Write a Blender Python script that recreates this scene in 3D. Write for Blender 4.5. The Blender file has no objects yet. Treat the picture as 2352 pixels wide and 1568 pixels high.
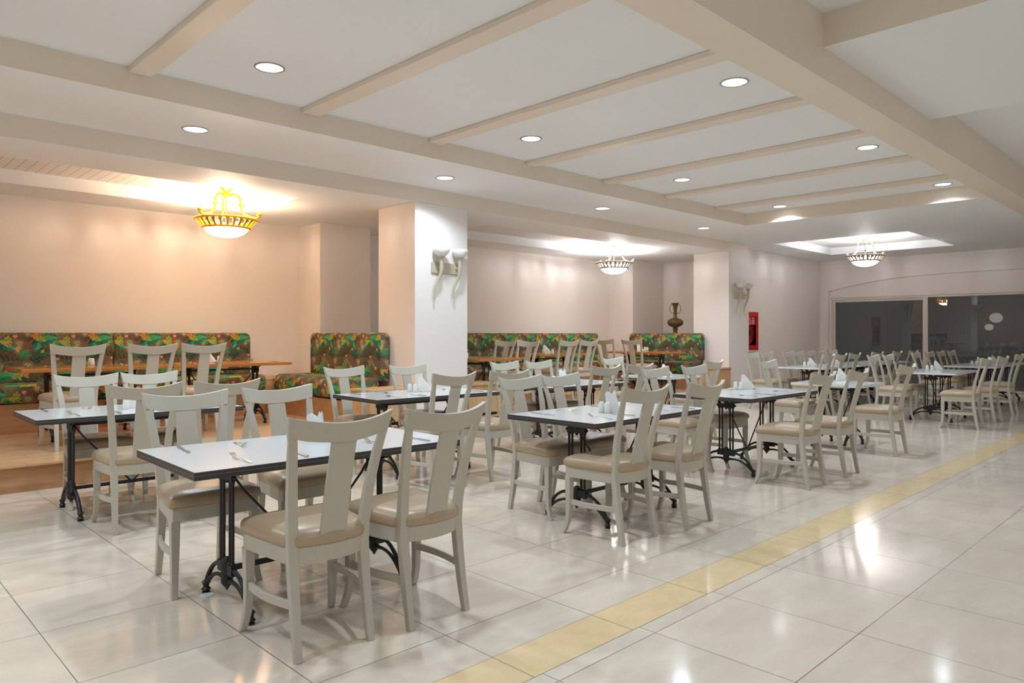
import bpy, bmesh, math, random
from mathutils import Vector, Matrix
random.seed(7)
S = bpy.context.scene
COL = S.collection
D2R = math.pi / 180

# ------------------------------------------------------------------ camera
cam_data = bpy.data.cameras.new('camera')
cam = bpy.data.objects.new('camera', cam_data)
COL.objects.link(cam)
cam_data.sensor_width = 36.0
cam_data.lens = 1654.0 / 2352.0 * 36.0
cam_data.shift_y = -17.5 / 2352.0
cam_data.clip_start = 0.05
cam_data.clip_end = 100
cam.location = (0, 0, 1.3)
cam.rotation_euler = (90 * D2R, 0, (45.643 - 90) * D2R)
S.camera = cam

# ------------------------------------------------------------------ world, exposure
world = bpy.data.worlds.new('night')
S.world = world
world.use_nodes = True
world.node_tree.nodes['Background'].inputs[0].default_value = (0.5, 0.49, 0.47, 1)
world.node_tree.nodes['Background'].inputs[1].default_value = 0.035
S.view_settings.view_transform = 'Standard'
S.view_settings.look = 'None'
S.view_settings.gamma = 1.0
S.view_settings.use_curve_mapping = False
S.view_settings.exposure = 1.1
S.cycles.diffuse_bounces = 6
S.cycles.max_bounces = 12
DOWN_W = 60.0          # watts of a recessed downlight
COOL = (0.73, 0.872, 1.0)

# ------------------------------------------------------------------ materials
def lin(r, g, b):
    f = lambda c: (c / 255 / 12.92) if c <= 10 else ((c / 255 + 0.055) / 1.055) ** 2.4
    return (f(r), f(g), f(b), 1.0)

MATS = {}
def mat(name, rgb, rough=0.5, metal=0.0, spec=0.5, noise=0.0, nscale=8.0, bump=0.0, bscale=60.0, coat=0.0):
    m = bpy.data.materials.new(name); m.use_nodes = True
    nt = m.node_tree; b = nt.nodes['Principled BSDF']
    b.inputs['Base Color'].default_value = lin(*rgb)
    b.inputs['Roughness'].default_value = rough
    b.inputs['Metallic'].default_value = metal
    b.inputs['Specular IOR Level'].default_value = spec
    b.inputs['Coat Weight'].default_value = coat
    b.inputs['Coat Roughness'].default_value = 0.08
    if noise > 0 or bump > 0:
        tc = nt.nodes.new('ShaderNodeTexCoord')
    if noise > 0:
        n = nt.nodes.new('ShaderNodeTexNoise'); n.inputs['Scale'].default_value = nscale; n.inputs['Detail'].default_value = 4
        nt.links.new(tc.outputs['Object'], n.inputs['Vector'])
        mx = nt.nodes.new('ShaderNodeMix'); mx.data_type = 'RGBA'
        c = lin(*rgb)
        mx.inputs[6].default_value = tuple(x * (1 - noise) for x in c[:3]) + (1,)
        mx.inputs[7].default_value = tuple(min(1, x * (1 + noise)) for x in c[:3]) + (1,)
        nt.links.new(n.outputs['Fac'], mx.inputs[0]); nt.links.new(mx.outputs[2], b.inputs['Base Color'])
    if bump > 0:
        n2 = nt.nodes.new('ShaderNodeTexNoise'); n2.inputs['Scale'].default_value = bscale; n2.inputs['Detail'].default_value = 3
        nt.links.new(tc.outputs['Object'], n2.inputs['Vector'])
        bp = nt.nodes.new('ShaderNodeBump'); bp.inputs['Strength'].default_value = bump; bp.inputs['Distance'].default_value = 0.01
        nt.links.new(n2.outputs['Fac'], bp.inputs['Height']); nt.links.new(bp.outputs[0], b.inputs['Normal'])
    MATS[name] = m
    return m

class NT:
    """small helper to write node maths"""
    def __init__(s, nt): s.nt = nt
    def n(s, t, **kw):
        x = s.nt.nodes.new(t)
        for k, v in kw.items(): setattr(x, k, v)
        return x
    def put(s, sock, v):
        if hasattr(v, 'links') or isinstance(v, bpy.types.NodeSocket): s.nt.links.new(v, sock)
        else: sock.default_value = v
    def m(s, op, a, b=0.0, c=None, clamp=False):
        x = s.n('ShaderNodeMath', operation=op); x.use_clamp = clamp
        s.put(x.inputs[0], a); s.put(x.inputs[1], b)
        if c is not None: s.put(x.inputs[2], c)
        return x.outputs[0]
    def vm(s, op, a, b=None, c=None, out=0):
        x = s.n('ShaderNodeVectorMath', operation=op)
        s.put(x.inputs[0], a)
        if b is not None: s.put(x.inputs[1], b)
        if c is not None: s.put(x.inputs[2], c)
        return x.outputs['Value'] if op in ('DOT_PRODUCT', 'LENGTH') else x.outputs[0]
    def mix(s, f, a, b):
        x = s.n('ShaderNodeMix', data_type='RGBA')
        s.put(x.inputs[0], f); s.put(x.inputs[6], a); s.put(x.inputs[7], b)
        return x.outputs[2]
    def sep(s, v):
        x = s.n('ShaderNodeSeparateXYZ'); s.put(x.inputs[0], v); return x.outputs
    def noise(s, v, scale, detail=4, rough=0.5):
        x = s.n('ShaderNodeTexNoise'); s.put(x.inputs['Vector'], v)
        x.inputs['Scale'].default_value = scale; x.inputs['Detail'].default_value = detail; x.inputs['Roughness'].default_value = rough
        return x.outputs['Fac']

def blank(name, rough=0.5, spec=0.5):
    m = bpy.data.materials.new(name); m.use_nodes = True
    b = m.node_tree.nodes['Principled BSDF']
    b.inputs['Roughness'].default_value = rough; b.inputs['Specular IOR Level'].default_value = spec
    MATS[name] = m
    return m, NT(m.node_tree), b

def emit(name, rgb, strength):
    m = bpy.data.materials.new(name); m.use_nodes = True
    b = m.node_tree.nodes['Principled BSDF']
    b.inputs['Base Color'].default_value = lin(*rgb)
    b.inputs['Emission Color'].default_value = lin(*rgb)
    b.inputs['Emission Strength'].default_value = strength
    MATS[name] = m
    return m

BEAM = mat('cream_beam_paint', (234, 221, 206), 0.45, spec=0.3, noise=0.015, nscale=1.5, bump=0.02, bscale=40)
PAINT = mat('cream_wall_paint', (237, 229, 224), 0.62, spec=0.25, noise=0.015, nscale=1.5, bump=0.02, bscale=40)
CEIL = mat('white_ceiling_paint', (238, 240, 242), 0.6, spec=0.25, noise=0.01, nscale=1.2)
PLANK = None
CHAIR = mat('pale_grey_lacquer', (188, 181, 166), 0.38, noise=0.03, nscale=5)
LEATHER = mat('tan_leatherette', (176, 153, 126), 0.34, noise=0.05, nscale=6, bump=0.06, bscale=35)
IRON = mat('black_cast_iron', (26, 26, 28), 0.45, bump=0.05, bscale=120)
LAMINATE = mat('white_laminate', (204, 207, 209), 0.16, noise=0.01, nscale=3)
EDGE_DARK = mat('dark_table_edge', (58, 55, 55), 0.4, noise=0.05, nscale=20)
EDGE_LIGHT = mat('white_table_edge', (225, 225, 222), 0.35, noise=0.01)
STRIPE = mat('grey_pinstripe', (128, 120, 115), 0.4, noise=0.02)
STEEL = mat('polished_cutlery_steel', (205, 203, 198), 0.14, metal=1.0, noise=0.02, nscale=30)
CERAMIC = mat('white_ceramic', (232, 230, 222), 0.25, noise=0.01)
PAPER = mat('white_paper_napkin', (238, 238, 236), 0.85, spec=0.1, noise=0.02, nscale=40)
GOLD = mat('gilded_metal', (244, 188, 44), 0.32, metal=0.7, noise=0.05, nscale=30)
PEWTER = mat('antique_pewter', (150, 138, 120), 0.38, metal=0.6, noise=0.06, nscale=30)
SCONCE = mat('champagne_metal', (196, 187, 164), 0.42, metal=0.1, noise=0.03, nscale=20)
FROST = mat('frosted_white_glass', (236, 236, 234), 0.35, noise=0.01)
FROST.node_tree.nodes['Principled BSDF'].inputs['Subsurface Weight'].default_value = 0.3
FROST.node_tree.nodes['Principled BSDF'].inputs['Subsurface Radius'].default_value = (0.02, 0.02, 0.02)
BRONZE = mat('aged_bronze', (112, 88, 60), 0.45, metal=0.55, noise=0.2, nscale=14, bump=0.1, bscale=60)
RED = mat('fire_red_enamel', (196, 30, 20), 0.35, noise=0.02)
DEEPRED = mat('hose_reel_red', (150, 24, 22), 0.5, noise=0.05)
SIGNRED = mat('sign_red', (200, 74, 66), 0.5, noise=0.02)
SIGNWHITE = mat('sign_white', (236, 222, 214), 0.6, noise=0.01)
BLACK = mat('matt_black', (16, 14, 14), 0.6, noise=0.1)
FRAME = mat('beige_aluminium', (222, 214, 202), 0.4, noise=0.01)
CHROME = mat('brushed_chrome', (190, 188, 184), 0.25, metal=0.9, noise=0.02)
LAMP = emit('downlight_glow', (250, 252, 255), 3.0)
BULB_W = emit('warm_bulb_glow', (255, 232, 204), 340.0)
BULB_N = emit('white_bulb_glow', (246, 248, 255), 360.0)
BULB_F = emit('far_bulb_glow', (246, 248, 255), 360.0)
BOWL_W = emit('alabaster_glow_warm', (255, 226, 186), 10.0)
BOWL_F = emit('far_alabaster_glow', (255, 246, 236), 6.0)
BOWL_N = emit('alabaster_glow_white', (255, 246, 236), 10.0)
LANTERN = emit('paper_lantern_glow', (255, 246, 232), 1.1)

# window glass
GLASS = bpy.data.materials.new('dark_window_glass'); GLASS.use_nodes = True
_b = GLASS.node_tree.nodes['Principled BSDF']
_b.inputs['Base Color'].default_value = (0.82, 0.84, 0.85, 1); _b.inputs['Roughness'].default_value = 0.0
_b.inputs['Transmission Weight'].default_value = 1.0; _b.inputs['IOR'].default_value = 1.5

# polished marble tiles
FX0, FX1, FY0, FY1, FS = 1.968, 3.261, 3.67, 1.805, 0.624
FLOOR, nt, bs = blank('polished_marble_tiles', 0.07, 0.5)
tc = nt.n('ShaderNodeTexCoord').outputs['Object']
sx, sy, sz = nt.sep(tc)[:3]
right = nt.m('LESS_THAN', sy, 1.89)                 # the tiles on the near side of the ochre band
def linedist(v, off):
    a = nt.m('SUBTRACT', v, off); a = nt.m('DIVIDE', a, FS); a = nt.m('ADD', a, 200.5)
    a = nt.m('FRACT', a); a = nt.m('SUBTRACT', a, 0.5); a = nt.m('ABSOLUTE', a)
    return nt.m('MULTIPLY', a, FS)
offx = nt.m('ADD', FX0, nt.m('MULTIPLY', right, FX1 - FX0))
offy = nt.m('ADD', FY0, nt.m('MULTIPLY', right, FY1 - FY0))
lx, ly = linedist(sx, offx), linedist(sy, offy)
band = nt.m('MULTIPLY', nt.m('GREATER_THAN', sy, 1.89), nt.m('LESS_THAN', sy, 2.125))
ly = nt.m('ADD', ly, nt.m('MULTIPLY', band, 1.0))
b1 = nt.m('ABSOLUTE', nt.m('SUBTRACT', sy, 1.89)); b2 = nt.m('ADD', nt.m('ABSOLUTE', nt.m('SUBTRACT', sy, 2.125)), 0.0007)
dmin = nt.m('MINIMUM', nt.m('MINIMUM', lx, ly), nt.m('MINIMUM', b1, b2))
wobble = nt.m('MULTIPLY', nt.noise(tc, 2.2, 2), 0.0018)
grout = nt.m('LESS_THAN', dmin, nt.m('ADD', wobble, 0.0010))
# per tile tone
ix = nt.m('FLOOR', nt.m('DIVIDE', nt.m('SUBTRACT', sx, offx), FS)); iy = nt.m('FLOOR', nt.m('DIVIDE', nt.m('SUBTRACT', sy, offy), FS))
cmb = nt.n('ShaderNodeCombineXYZ'); nt.put(cmb.inputs[0], ix); nt.put(cmb.inputs[1], iy); nt.put(cmb.inputs[2], right)
wn = nt.n('ShaderNodeTexWhiteNoise', noise_dimensions='3D'); nt.put(wn.inputs['Vector'], cmb.outputs[0])
mp = nt.n('ShaderNodeMapping'); nt.put(mp.inputs['Vector'], tc); mp.inputs['Scale'].default_value = (1.0, 2.6, 1); mp.inputs['Rotation'].default_value = (0, 0, 0.35)
addv = nt.vm('ADD', mp.outputs[0], nt.vm('SCALE', wn.outputs['Color'])); 
vein = nt.noise(addv, 2.3, 7, 0.62)
vein2 = nt.noise(addv, 9.0, 5, 0.6)
c = nt.mix(nt.m('MULTIPLY', nt.m('SUBTRACT', vein, 0.38), 2.6, clamp=True), lin(210, 196, 178), lin(224, 213, 197))
c = nt.mix(nt.m('MULTIPLY', nt.m('SUBTRACT', vein2, 0.52), 1.5, clamp=True), c, lin(202, 189, 172))
c = nt.mix(nt.m('MULTIPLY', wn.outputs['Value'], 0.22), c, lin(218, 200, 184))
cb = nt.mix(vein2, lin(232, 208, 166), lin(216, 188, 142))
c = nt.mix(band, c, cb)
c = nt.mix(nt.m('MULTIPLY', grout, 0.9), c, lin(84, 77, 68))
nt.put(bs.inputs['Base Color'], c)
nt.put(bs.inputs['Roughness'], nt.m('ADD', nt.m('MULTIPLY', grout, 0.4), nt.m('ADD', 0.085, nt.m('MULTIPLY', nt.noise(tc, 0.9, 2), 0.05))))

def wood(name, c1, c2, axis=0, plank=None, rough=0.32, joint=(70, 45, 28)):
    m, n, b = blank(name, rough, 0.4)
    t = n.n('ShaderNodeTexCoord').outputs['Object']
    x, y, z = n.sep(t)[:3]
    mpp = n.n('ShaderNodeMapping'); n.put(mpp.inputs['Vector'], t)
    sc = [9.0, 9.0, 9.0]; sc[axis] = 0.9; mpp.inputs['Scale'].default_value = sc
    v = mpp.outputs[0]
    if plank:
        row = n.m('FLOOR', n.m('DIVIDE', y, plank))
        w = n.n('ShaderNodeTexWhiteNoise', noise_dimensions='1D'); n.put(w.inputs['W'], row)
        v = n.vm('ADD', v, n.vm('SCALE', w.outputs['Color'])); v.node.inputs[1].links[0].from_node.inputs[3].default_value = 9.0
    g = n.noise(v, 1.4, 8, 0.66)
    g2 = n.noise(v, 7.0, 4, 0.6)
    f = n.m('ADD', n.m('MULTIPLY', g, 0.75), n.m('MULTIPLY', g2, 0.25))
    f = n.m('MULTIPLY', n.m('SUBTRACT', f, 0.33), 2.9, clamp=True)
    c = n.mix(f, lin(*c1), lin(*c2))
    if plank:
        dy = n.m('ABSOLUTE', n.m('SUBTRACT', n.m('FRACT', n.m('DIVIDE', y, plank)), 0.5))
        j1 = n.m('GREATER_THAN', dy, 0.489)
        xx = n.m('ADD', n.m('DIVIDE', x, 1.2), n.m('MULTIPLY', w.outputs['Value'], 3.7))
        dx = n.m('ABSOLUTE', n.m('SUBTRACT', n.m('FRACT', xx), 0.5))
        j2 = n.m('GREATER_THAN', dx, 0.4985)
        c = n.mix(n.m('MULTIPLY', w.outputs['Value'], 0.25), c, lin(*c1))
        c = n.mix(n.m('MULTIPLY', n.m('MAXIMUM', j1, j2), 0.55), c, lin(*joint))
    n.put(b.inputs['Base Color'], c)
    return m
DECK = wood('oak_laminate_planks', (204, 160, 118), (226, 188, 148), 0, 0.19, 0.25)
OAK = wood('oak_veneer', (164, 118, 80), (194, 150, 108), 0, None, 0.4)
OAKV = wood('oak_veneer_upright', (182, 142, 100), (212, 176, 132), 2, None, 0.4)
HONEY = wood('honey_lacquered_wood', (168, 104, 44), (190, 126, 60), 0, None, 0.16)

# white tongue and groove boards in the ceiling recesses
BOARD, nt, bs = blank('white_tongue_and_groove', 0.45, 0.3)
tc = nt.n('ShaderNodeTexCoord').outputs['Object']
sx = nt.sep(tc)[0]
fr = nt.m('ABSOLUTE', nt.m('SUBTRACT', nt.m('FRACT', nt.m('DIVIDE', sx, 0.098)), 0.5))
gr = nt.m('GREATER_THAN', fr, 0.468)
nt.put(bs.inputs['Base Color'], nt.mix(nt.m('MULTIPLY', gr, 0.75), lin(236, 233, 230), lin(120, 112, 106)))

# ---------------------------------------------------------------- tropical leaf fabric
TU, TV = 0.57, 0.60
def new_group(name, ins):
    g = bpy.data.node_groups.new(name, 'ShaderNodeTree')
    for nm, ty in ins: g.interface.new_socket(nm, in_out='INPUT', socket_type=ty)
    g.interface.new_socket('Color', in_out='OUTPUT', socket_type='NodeSocketColor')
    i = g.nodes.new('NodeGroupInput'); o = g.nodes.new('NodeGroupOutput')
    return g, i.outputs, o.inputs[0], NT(g)
F, V, CC = 'NodeSocketFloat', 'NodeSocketVector', 'NodeSocketColor'
def local(n, vec, cen):
    d = n.vm('SUBTRACT', vec, cen)
    return n.vm('WRAP', d, (TU / 2, TV / 2, 1.0), (-TU / 2, -TV / 2, -1.0))
LEAFG, gi, go, n = new_group('LeafMotif', [('Prev', CC), ('Vec', V), ('Cen', V), ('DirU', V), ('DirV', V), ('L', F), ('W', F), ('Freq', F), ('Thr', F), ('A', CC), ('B', CC)])
d = local(n, gi['Vec'], gi['Cen'])
u = n.vm('DOT_PRODUCT', d, gi['DirU']); v = n.vm('DOT_PRODUCT', d, gi['DirV'])
av = n.m('ABSOLUTE', v)
q = n.m('DIVIDE', u, gi['L'])
w = n.m('MULTIPLY', gi['W'], n.m('SUBTRACT', 1.0, n.m('MULTIPLY', q, q)))
w = n.m('MULTIPLY', w, n.m('SUBTRACT', 1.0, n.m('MULTIPLY', q, 0.35)))
w = n.m('SUBTRACT', w, n.m('MULTIPLY', n.m('GREATER_THAN', n.m('ABSOLUTE', q), 1.0), 10000.0))
st = n.m('SINE', n.m('MULTIPLY', n.m('SUBTRACT', u, n.m('MULTIPLY', av, 0.9)), gi['Freq']))
cut = n.m('MULTIPLY', n.m('SUBTRACT', st, gi['Thr']), 4.0, clamp=True)
rib = n.m('MULTIPLY', n.m('SUBTRACT', 0.0028, av), 900.0, clamp=True)
cut = n.m('MAXIMUM', cut, n.m('MULTIPLY', rib, n.m('GREATER_THAN', w, 0.0)))
msk = n.m('MULTIPLY', n.m('MULTIPLY', n.m('SUBTRACT', w, av), 700.0, clamp=True), cut)
vein = n.m('MAXIMUM', n.m('MULTIPLY', n.m('SUBTRACT', st, 0.86), 5.0, clamp=True), n.m('MULTIPLY', n.m('SUBTRACT', 0.0015, av), 1500.0, clamp=True))
shade = n.m('ADD', n.m('MULTIPLY', n.m('SIGN', v), 0.16), n.m('ADD', 0.25, n.m('MULTIPLY', q, 0.22)))
col = n.mix(n.m('ADD', shade, n.m('MULTIPLY', vein, 0.45), clamp=True), gi['A'], gi['B'])
n.put(go, n.mix(msk, gi['Prev'], col))
STARG, gi, go, n = new_group('StarMotif', [('Prev', CC), ('Vec', V), ('Cen', V), ('R', F), ('N', F), ('W', F), ('A', CC), ('B', CC)])
d = local(n, gi['Vec'], gi['Cen']); s3 = n.sep(d)
r = n.vm('LENGTH', d); ang = n.m('ARCTAN2', s3[1], s3[0])
rr = n.m('MULTIPLY', gi['R'], n.m('ADD', 0.78, n.m('MULTIPLY', n.m('SINE', n.m('MULTIPLY', ang, 3.0)), 0.22)))
ray = n.m('ABSOLUTE', n.m('SINE', n.m('MULTIPLY', n.m('ADD', ang, n.m('MULTIPLY', r, 3.0)), gi['N'])))
ray = n.m('MULTIPLY', ray, n.m('DIVIDE', r, gi['N']))
wd = n.m('MULTIPLY', gi['W'], n.m('SUBTRACT', 1.0, n.m('DIVIDE', r, rr)))
msk = n.m('MULTIPLY', n.m('SUBTRACT', wd, ray), 2500.0, clamp=True)
n.put(go, n.mix(msk, gi['Prev'], n.mix(n.m('DIVIDE', r, gi['R']), gi['A'], gi['B'])))
HEARTG, gi, go, n = new_group('HeartMotif', [('Prev', CC), ('Vec', V), ('Cen', V), ('R', F), ('A', CC), ('B', CC)])
d = local(n, gi['Vec'], gi['Cen']); s3 = n.sep(d)
x = n.m('DIVIDE', s3[0], gi['R']); y = n.m('DIVIDE', s3[1], gi['R'])
x2 = n.m('MULTIPLY', x, x); y2 = n.m('MULTIPLY', y, y)
k = n.m('SUBTRACT', n.m('ADD', x2, y2), 1.0); k3 = n.m('MULTIPLY', n.m('MULTIPLY', k, k), k)
h = n.m('SUBTRACT', k3, n.m('MULTIPLY', x2, n.m('MULTIPLY', y2, y)))
n.put(go, n.mix(n.m('MULTIPLY', h, -400.0, clamp=True), gi['Prev'], n.mix(n.m('ADD', 0.5, n.m('MULTIPLY', y, 0.5), clamp=True), gi['A'], gi['B'])))

FABRIC, nt, bs = blank('tropical_leaf_fabric', 0.75, 0.2)
uv = nt.vm('ADD', nt.n('ShaderNodeUVMap').outputs[0], (-0.34, -1.315, 0.0))
wv = nt.n('ShaderNodeTexNoise'); nt.put(wv.inputs['Vector'], uv); wv.inputs['Scale'].default_value = 14.0; wv.inputs['Detail'].default_value = 2
uvd = nt.vm('ADD', uv, nt.vm('SCALE', nt.vm('SUBTRACT', wv.outputs['Color'], (0.5, 0.5, 0.5))))
uvd.node.inputs[1].links[0].from_node.inputs[3].default_value = 0.022
cur = nt.mix(nt.noise(uv, 9.0, 4), lin(124, 92, 78), lin(108, 86, 68))
def chained(v):
    # ties each motif to the one below it, so they are evaluated one after another
    x = nt.vm('SCALE', cur); x.node.inputs[3].default_value = 1e-7
    return nt.vm('ADD', v, x)
def leaf(cx, cy, rot, L, W, A, B, freq=160.0, thr=-2.0):
    global cur
    g = nt.n('ShaderNodeGroup'); g.node_tree = LEAFG
    a = rot * D2R; L *= 1.28; W *= 1.22; freq /= 1.25
    for nm, val in (('Prev', cur), ('Vec', chained(uvd)), ('Cen', (cx, cy, 0)), ('DirU', (math.cos(a), math.sin(a), 0)), ('DirV', (-math.sin(a), math.cos(a), 0)),
                    ('L', L), ('W', W), ('Freq', freq), ('Thr', thr), ('A', lin(*A)), ('B', lin(*B))): nt.put(g.inputs[nm], val)
    cur = g.outputs[0]
def star(cx, cy, R, A, B, N=9.0, W=0.0045):
    global cur
    g = nt.n('ShaderNodeGroup'); g.node_tree = STARG
    for nm, val in (('Prev', cur), ('Vec', chained(uvd)), ('Cen', (cx, cy, 0)), ('R', R * 1.15), ('N', N), ('W', W), ('A', lin(*A)), ('B', lin(*B))): nt.put(g.inputs[nm], val)
    cur = g.outputs[0]
def heart(cx, cy, R):
    global cur
    g = nt.n('ShaderNodeGroup'); g.node_tree = HEARTG
    for nm, val in (('Prev', cur), ('Vec', chained(uv)), ('Cen', (cx, cy, 0)), ('R', R), ('A', lin(206, 120, 100)), ('B', lin(232, 150, 132))): nt.put(g.inputs[nm], val)
    cur = g.outputs[0]
PINKB, PINKB2 = (122, 80, 64), (150, 100, 80)
DG, DG2 = (28, 66, 52), (60, 126, 90)
TEAL, TEAL2 = (24, 98, 86), (112, 204, 148)
OLV, OLV2 = (58, 60, 38), (104, 100, 62)
YG, YG2 = (126, 140, 44), (196, 196, 84)
ORG, ORG2 = (178, 122, 54), (212, 168, 88)
YEL, YEL2 = (176, 152, 56), (214, 194, 98)
leaf(.32, -.17, 58, .10, .055, PINKB, PINKB2, 210, -.5); leaf(.50, -.50, 120, .11, .055, PINKB, PINKB2, 210, -.5)
leaf(.08, -.25, -18, .16, .052, OLV, OLV2, 150, -.7); leaf(.36, -.52, 24, .15, .05, OLV, OLV2, 150, -.7)
leaf(.33, -.055, 30, .10, .026, (50, 46, 34), (92, 84, 56), 300, -.2); leaf(.15, -.44, -55, .12, .05, DG, DG2, 190, -.3)
leaf(.40, -.24, 72, .11, .046, DG, DG2, 190, -.3); leaf(.43, -.27, 15, .10, .042, DG, DG2, 190, -.3)
leaf(.50, -.02, 160, .07, .034, DG, DG2, 190, -.3); leaf(.22, -.56, 200, .09, .04, DG, DG2, 190, -.3)
star(.22, -.125, .085, (150, 146, 96), (196, 186, 132), 9, .0050); star(.20, -.185, .07, (184, 160, 98), (214, 196, 138), 8, .0048)
star(.04, -.025, .08, (96, 100, 66), (158, 156, 108), 10, .0052); star(.545, -.125, .07, (150, 146, 96), (190, 184, 130), 9, .0048)
star(.035, -.385, .085, (120, 118, 78), (188, 180, 130), 10, .0050); star(.30, -.375, .075, (150, 140, 92), (206, 192, 140), 9, .0048)
star(.30, -.01, .06, (150, 146, 96), (196, 186, 132), 8, .0045); star(.44, -.57, .08, (96, 100, 66), (158, 156, 108), 9, .0050)
leaf(.40, -.115, 20, .055, .036, (10, 58, 62), (30, 104, 96), 150); leaf(.385, -.155, 255, .045, .035, TEAL, TEAL2, 170)
leaf(.50, -.085, 18, .078, .046, (28, 112, 84), (104, 200, 140), 150); leaf(.10, -.155, -25, .072, .038, TEAL, TEAL2, 150)
leaf(.27, -.235, 40, .05, .036, (58, 120, 80), (120, 160, 104), 220); leaf(.11, -.49, 8, .10, .045, (34, 110, 76), (112, 196, 126), 150)
leaf(.27, -.27, 5, .06, .018, (30, 110, 80), (84, 170, 116), 260, -.4); leaf(.02, -.115, 30, .024, .02, (70, 140, 50), (140, 190, 80), 200)
leaf(.52, -.42, 60, .045, .03, (60, 120, 60), (130, 180, 96), 200)
for dx, dy, r in ((0, 0, 20), (.022, .006, 60), (-.016, .016, 120), (.02, -.02, -30), (-.024, -.006, 170), (.004, .03, 90)):
    leaf(.11 + dx, -.085 + dy, r, .022, .013, YG, YG2); leaf(.425 + dx * 1.2, -.075 + dy * .8, r + 30, .023, .013, YG, YG2); leaf(.20 + dx * 1.2, -.50 + dy, r - 20, .024, .014, YG, YG2)
for dx, dy, r in ((0, 0, 10), (.024, .004, 40), (-.02, .012, 150), (.014, -.022, -50)):
    leaf(.08 + dx, -.118 + dy, r, .025, .012, YEL, YEL2); leaf(.37 + dx, -.045 + dy, r + 40, .024, .012, ORG, ORG2); leaf(.27 + dx, -.475 + dy, r + 20, .026, .012, ORG, ORG2)
leaf(.125, -.135, -10, .022, .012, ORG, ORG2); leaf(.10, -.425, 50, .026, .013, (196, 96, 36), (230, 140, 60)); leaf(.445, -.215, 50, .022, .014, (150, 150, 60), (200, 196, 96))
leaf(.38, -.02, 25, .022, .012, (200, 90, 30), (232, 140, 60))
heart(.18, -.05, .019); heart(.475, -.455, .021); heart(.02, -.31, .016)
nt.put(bs.inputs['Base Color'], cur)

# ------------------------------------------------------------------ geometry helpers
class G:
    """collects shapes for ONE mesh object"""
    def __init__(s): s.bm = bmesh.new()
    def face(s, pts):
        return s.bm.faces.new([s.bm.verts.new(p) for p in pts])
    def box(s, x0, x1, y0, y1, z0, z1):
        v = [s.bm.verts.new((x, y, z)) for z in (z0, z1) for y in (y0, y1) for x in (x0, x1)]
        for f in ((0, 2, 3, 1), (4, 5, 7, 6), (0, 1, 5, 4), (2, 6, 7, 3), (0, 4, 6, 2), (1, 3, 7, 5)):
            s.bm.faces.new([v[i] for i in f])
        return s
    def loft(s, rings, closed=True, caps=True):
        rs = [[s.bm.verts.new(p) for p in r] for r in rings]
        n = len(rs[0])
        for a, b in zip(rs, rs[1:]):
            for i in range(n if closed else n - 1):
                j = (i + 1) % n
                try: s.bm.faces.new((a[i], a[j], b[j], b[i]))
                except ValueError: pass
        if caps and closed:
            s.bm.faces.new(list(reversed(rs[0]))); s.bm.faces.new(rs[-1])
        return s
    def lathe(s, prof, n=24, cx=0, cy=0, caps=True):
        s.loft([[(cx + r * math.cos(2 * math.pi * i / n), cy + r * math.sin(2 * math.pi * i / n), z) for i in range(n)] for r, z in prof], True, caps)
        return s
    def tube(s, pts, rad, n=10):
        """round tube along points; rad a number or a list"""
        pts = [Vector(p) for p in pts]
        if not isinstance(rad, (list, tuple)): rad = [rad] * len(pts)
        rings = []; up = None
        for i, p in enumerate(pts):
            t = (pts[min(i + 1, len(pts) - 1)] - pts[max(i - 1, 0)]).normalized()
            if up is None:
                up = Vector((0, 0, 1)) if abs(t.z) < 0.9 else Vector((1, 0, 0))
            a = t.cross(up).normalized(); b = a.cross(t).normalized(); up = b
            rings.append([tuple(p + rad[i] * (math.cos(2 * math.pi * k / n) * a + math.sin(2 * math.pi * k / n) * b)) for k in range(n)])
        return s.loft(rings)
    def prism(s, poly, z0, z1):
        return s.loft([[(x, y, z0) for x, y in poly], [(x, y, z1) for x, y in poly]])
    def post(s, st):
        """st: list of (x,y,z,wx,wy) rectangular sections"""
        return s.loft([[(x - a / 2, y - b / 2, z), (x + a / 2, y - b / 2, z), (x + a / 2, y + b / 2, z), (x - a / 2, y + b / 2, z)] for x, y, z, a, b in st])
    def build(s, name, material, parent=None, smooth=False, bevel=0.0, seg=2, uv=False, loc=None, auto=35):
        bmesh.ops.recalc_face_normals(s.bm, faces=s.bm.faces)
        if uv:
            L = s.bm.loops.layers.uv.new('UVMap')
            for f in s.bm.faces:
                nn = f.normal; k = max(range(3), key=lambda i: abs(nn[i]))
                for l in f.loops:
                    c = l.vert.co
                    l[L].uv = (c.y, c.z) if k == 0 else ((c.x, c.z) if k == 1 else (c.x, c.y))
                    if uv == 'y':
                        l[L].uv = (c.y, c.z) if k == 0 else ((c.x, c.z) if k == 1 else (c.y, c.x))
        me = bpy.data.meshes.new(name); s.bm.to_mesh(me); s.bm.free()
        mats = material if isinstance(material, (list, tuple)) else [material]
        for m in mats: me.materials.append(m)
        if smooth:
            for p in me.polygons: p.use_smooth = True
            me.set_sharp_from_angle(angle=auto * D2R)
        o = bpy.data.objects.new(name, me); COL.objects.link(o)
        if parent is not None: o.parent = parent
        if loc: o.location = loc
        if bevel > 0:
            b = o.modifiers.new('bevel', 'BEVEL'); b.width = bevel; b.segments = seg; b.limit_method = 'ANGLE'; b.angle_limit = 40 * D2R
            b.harden_normals = False
        return o

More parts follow.
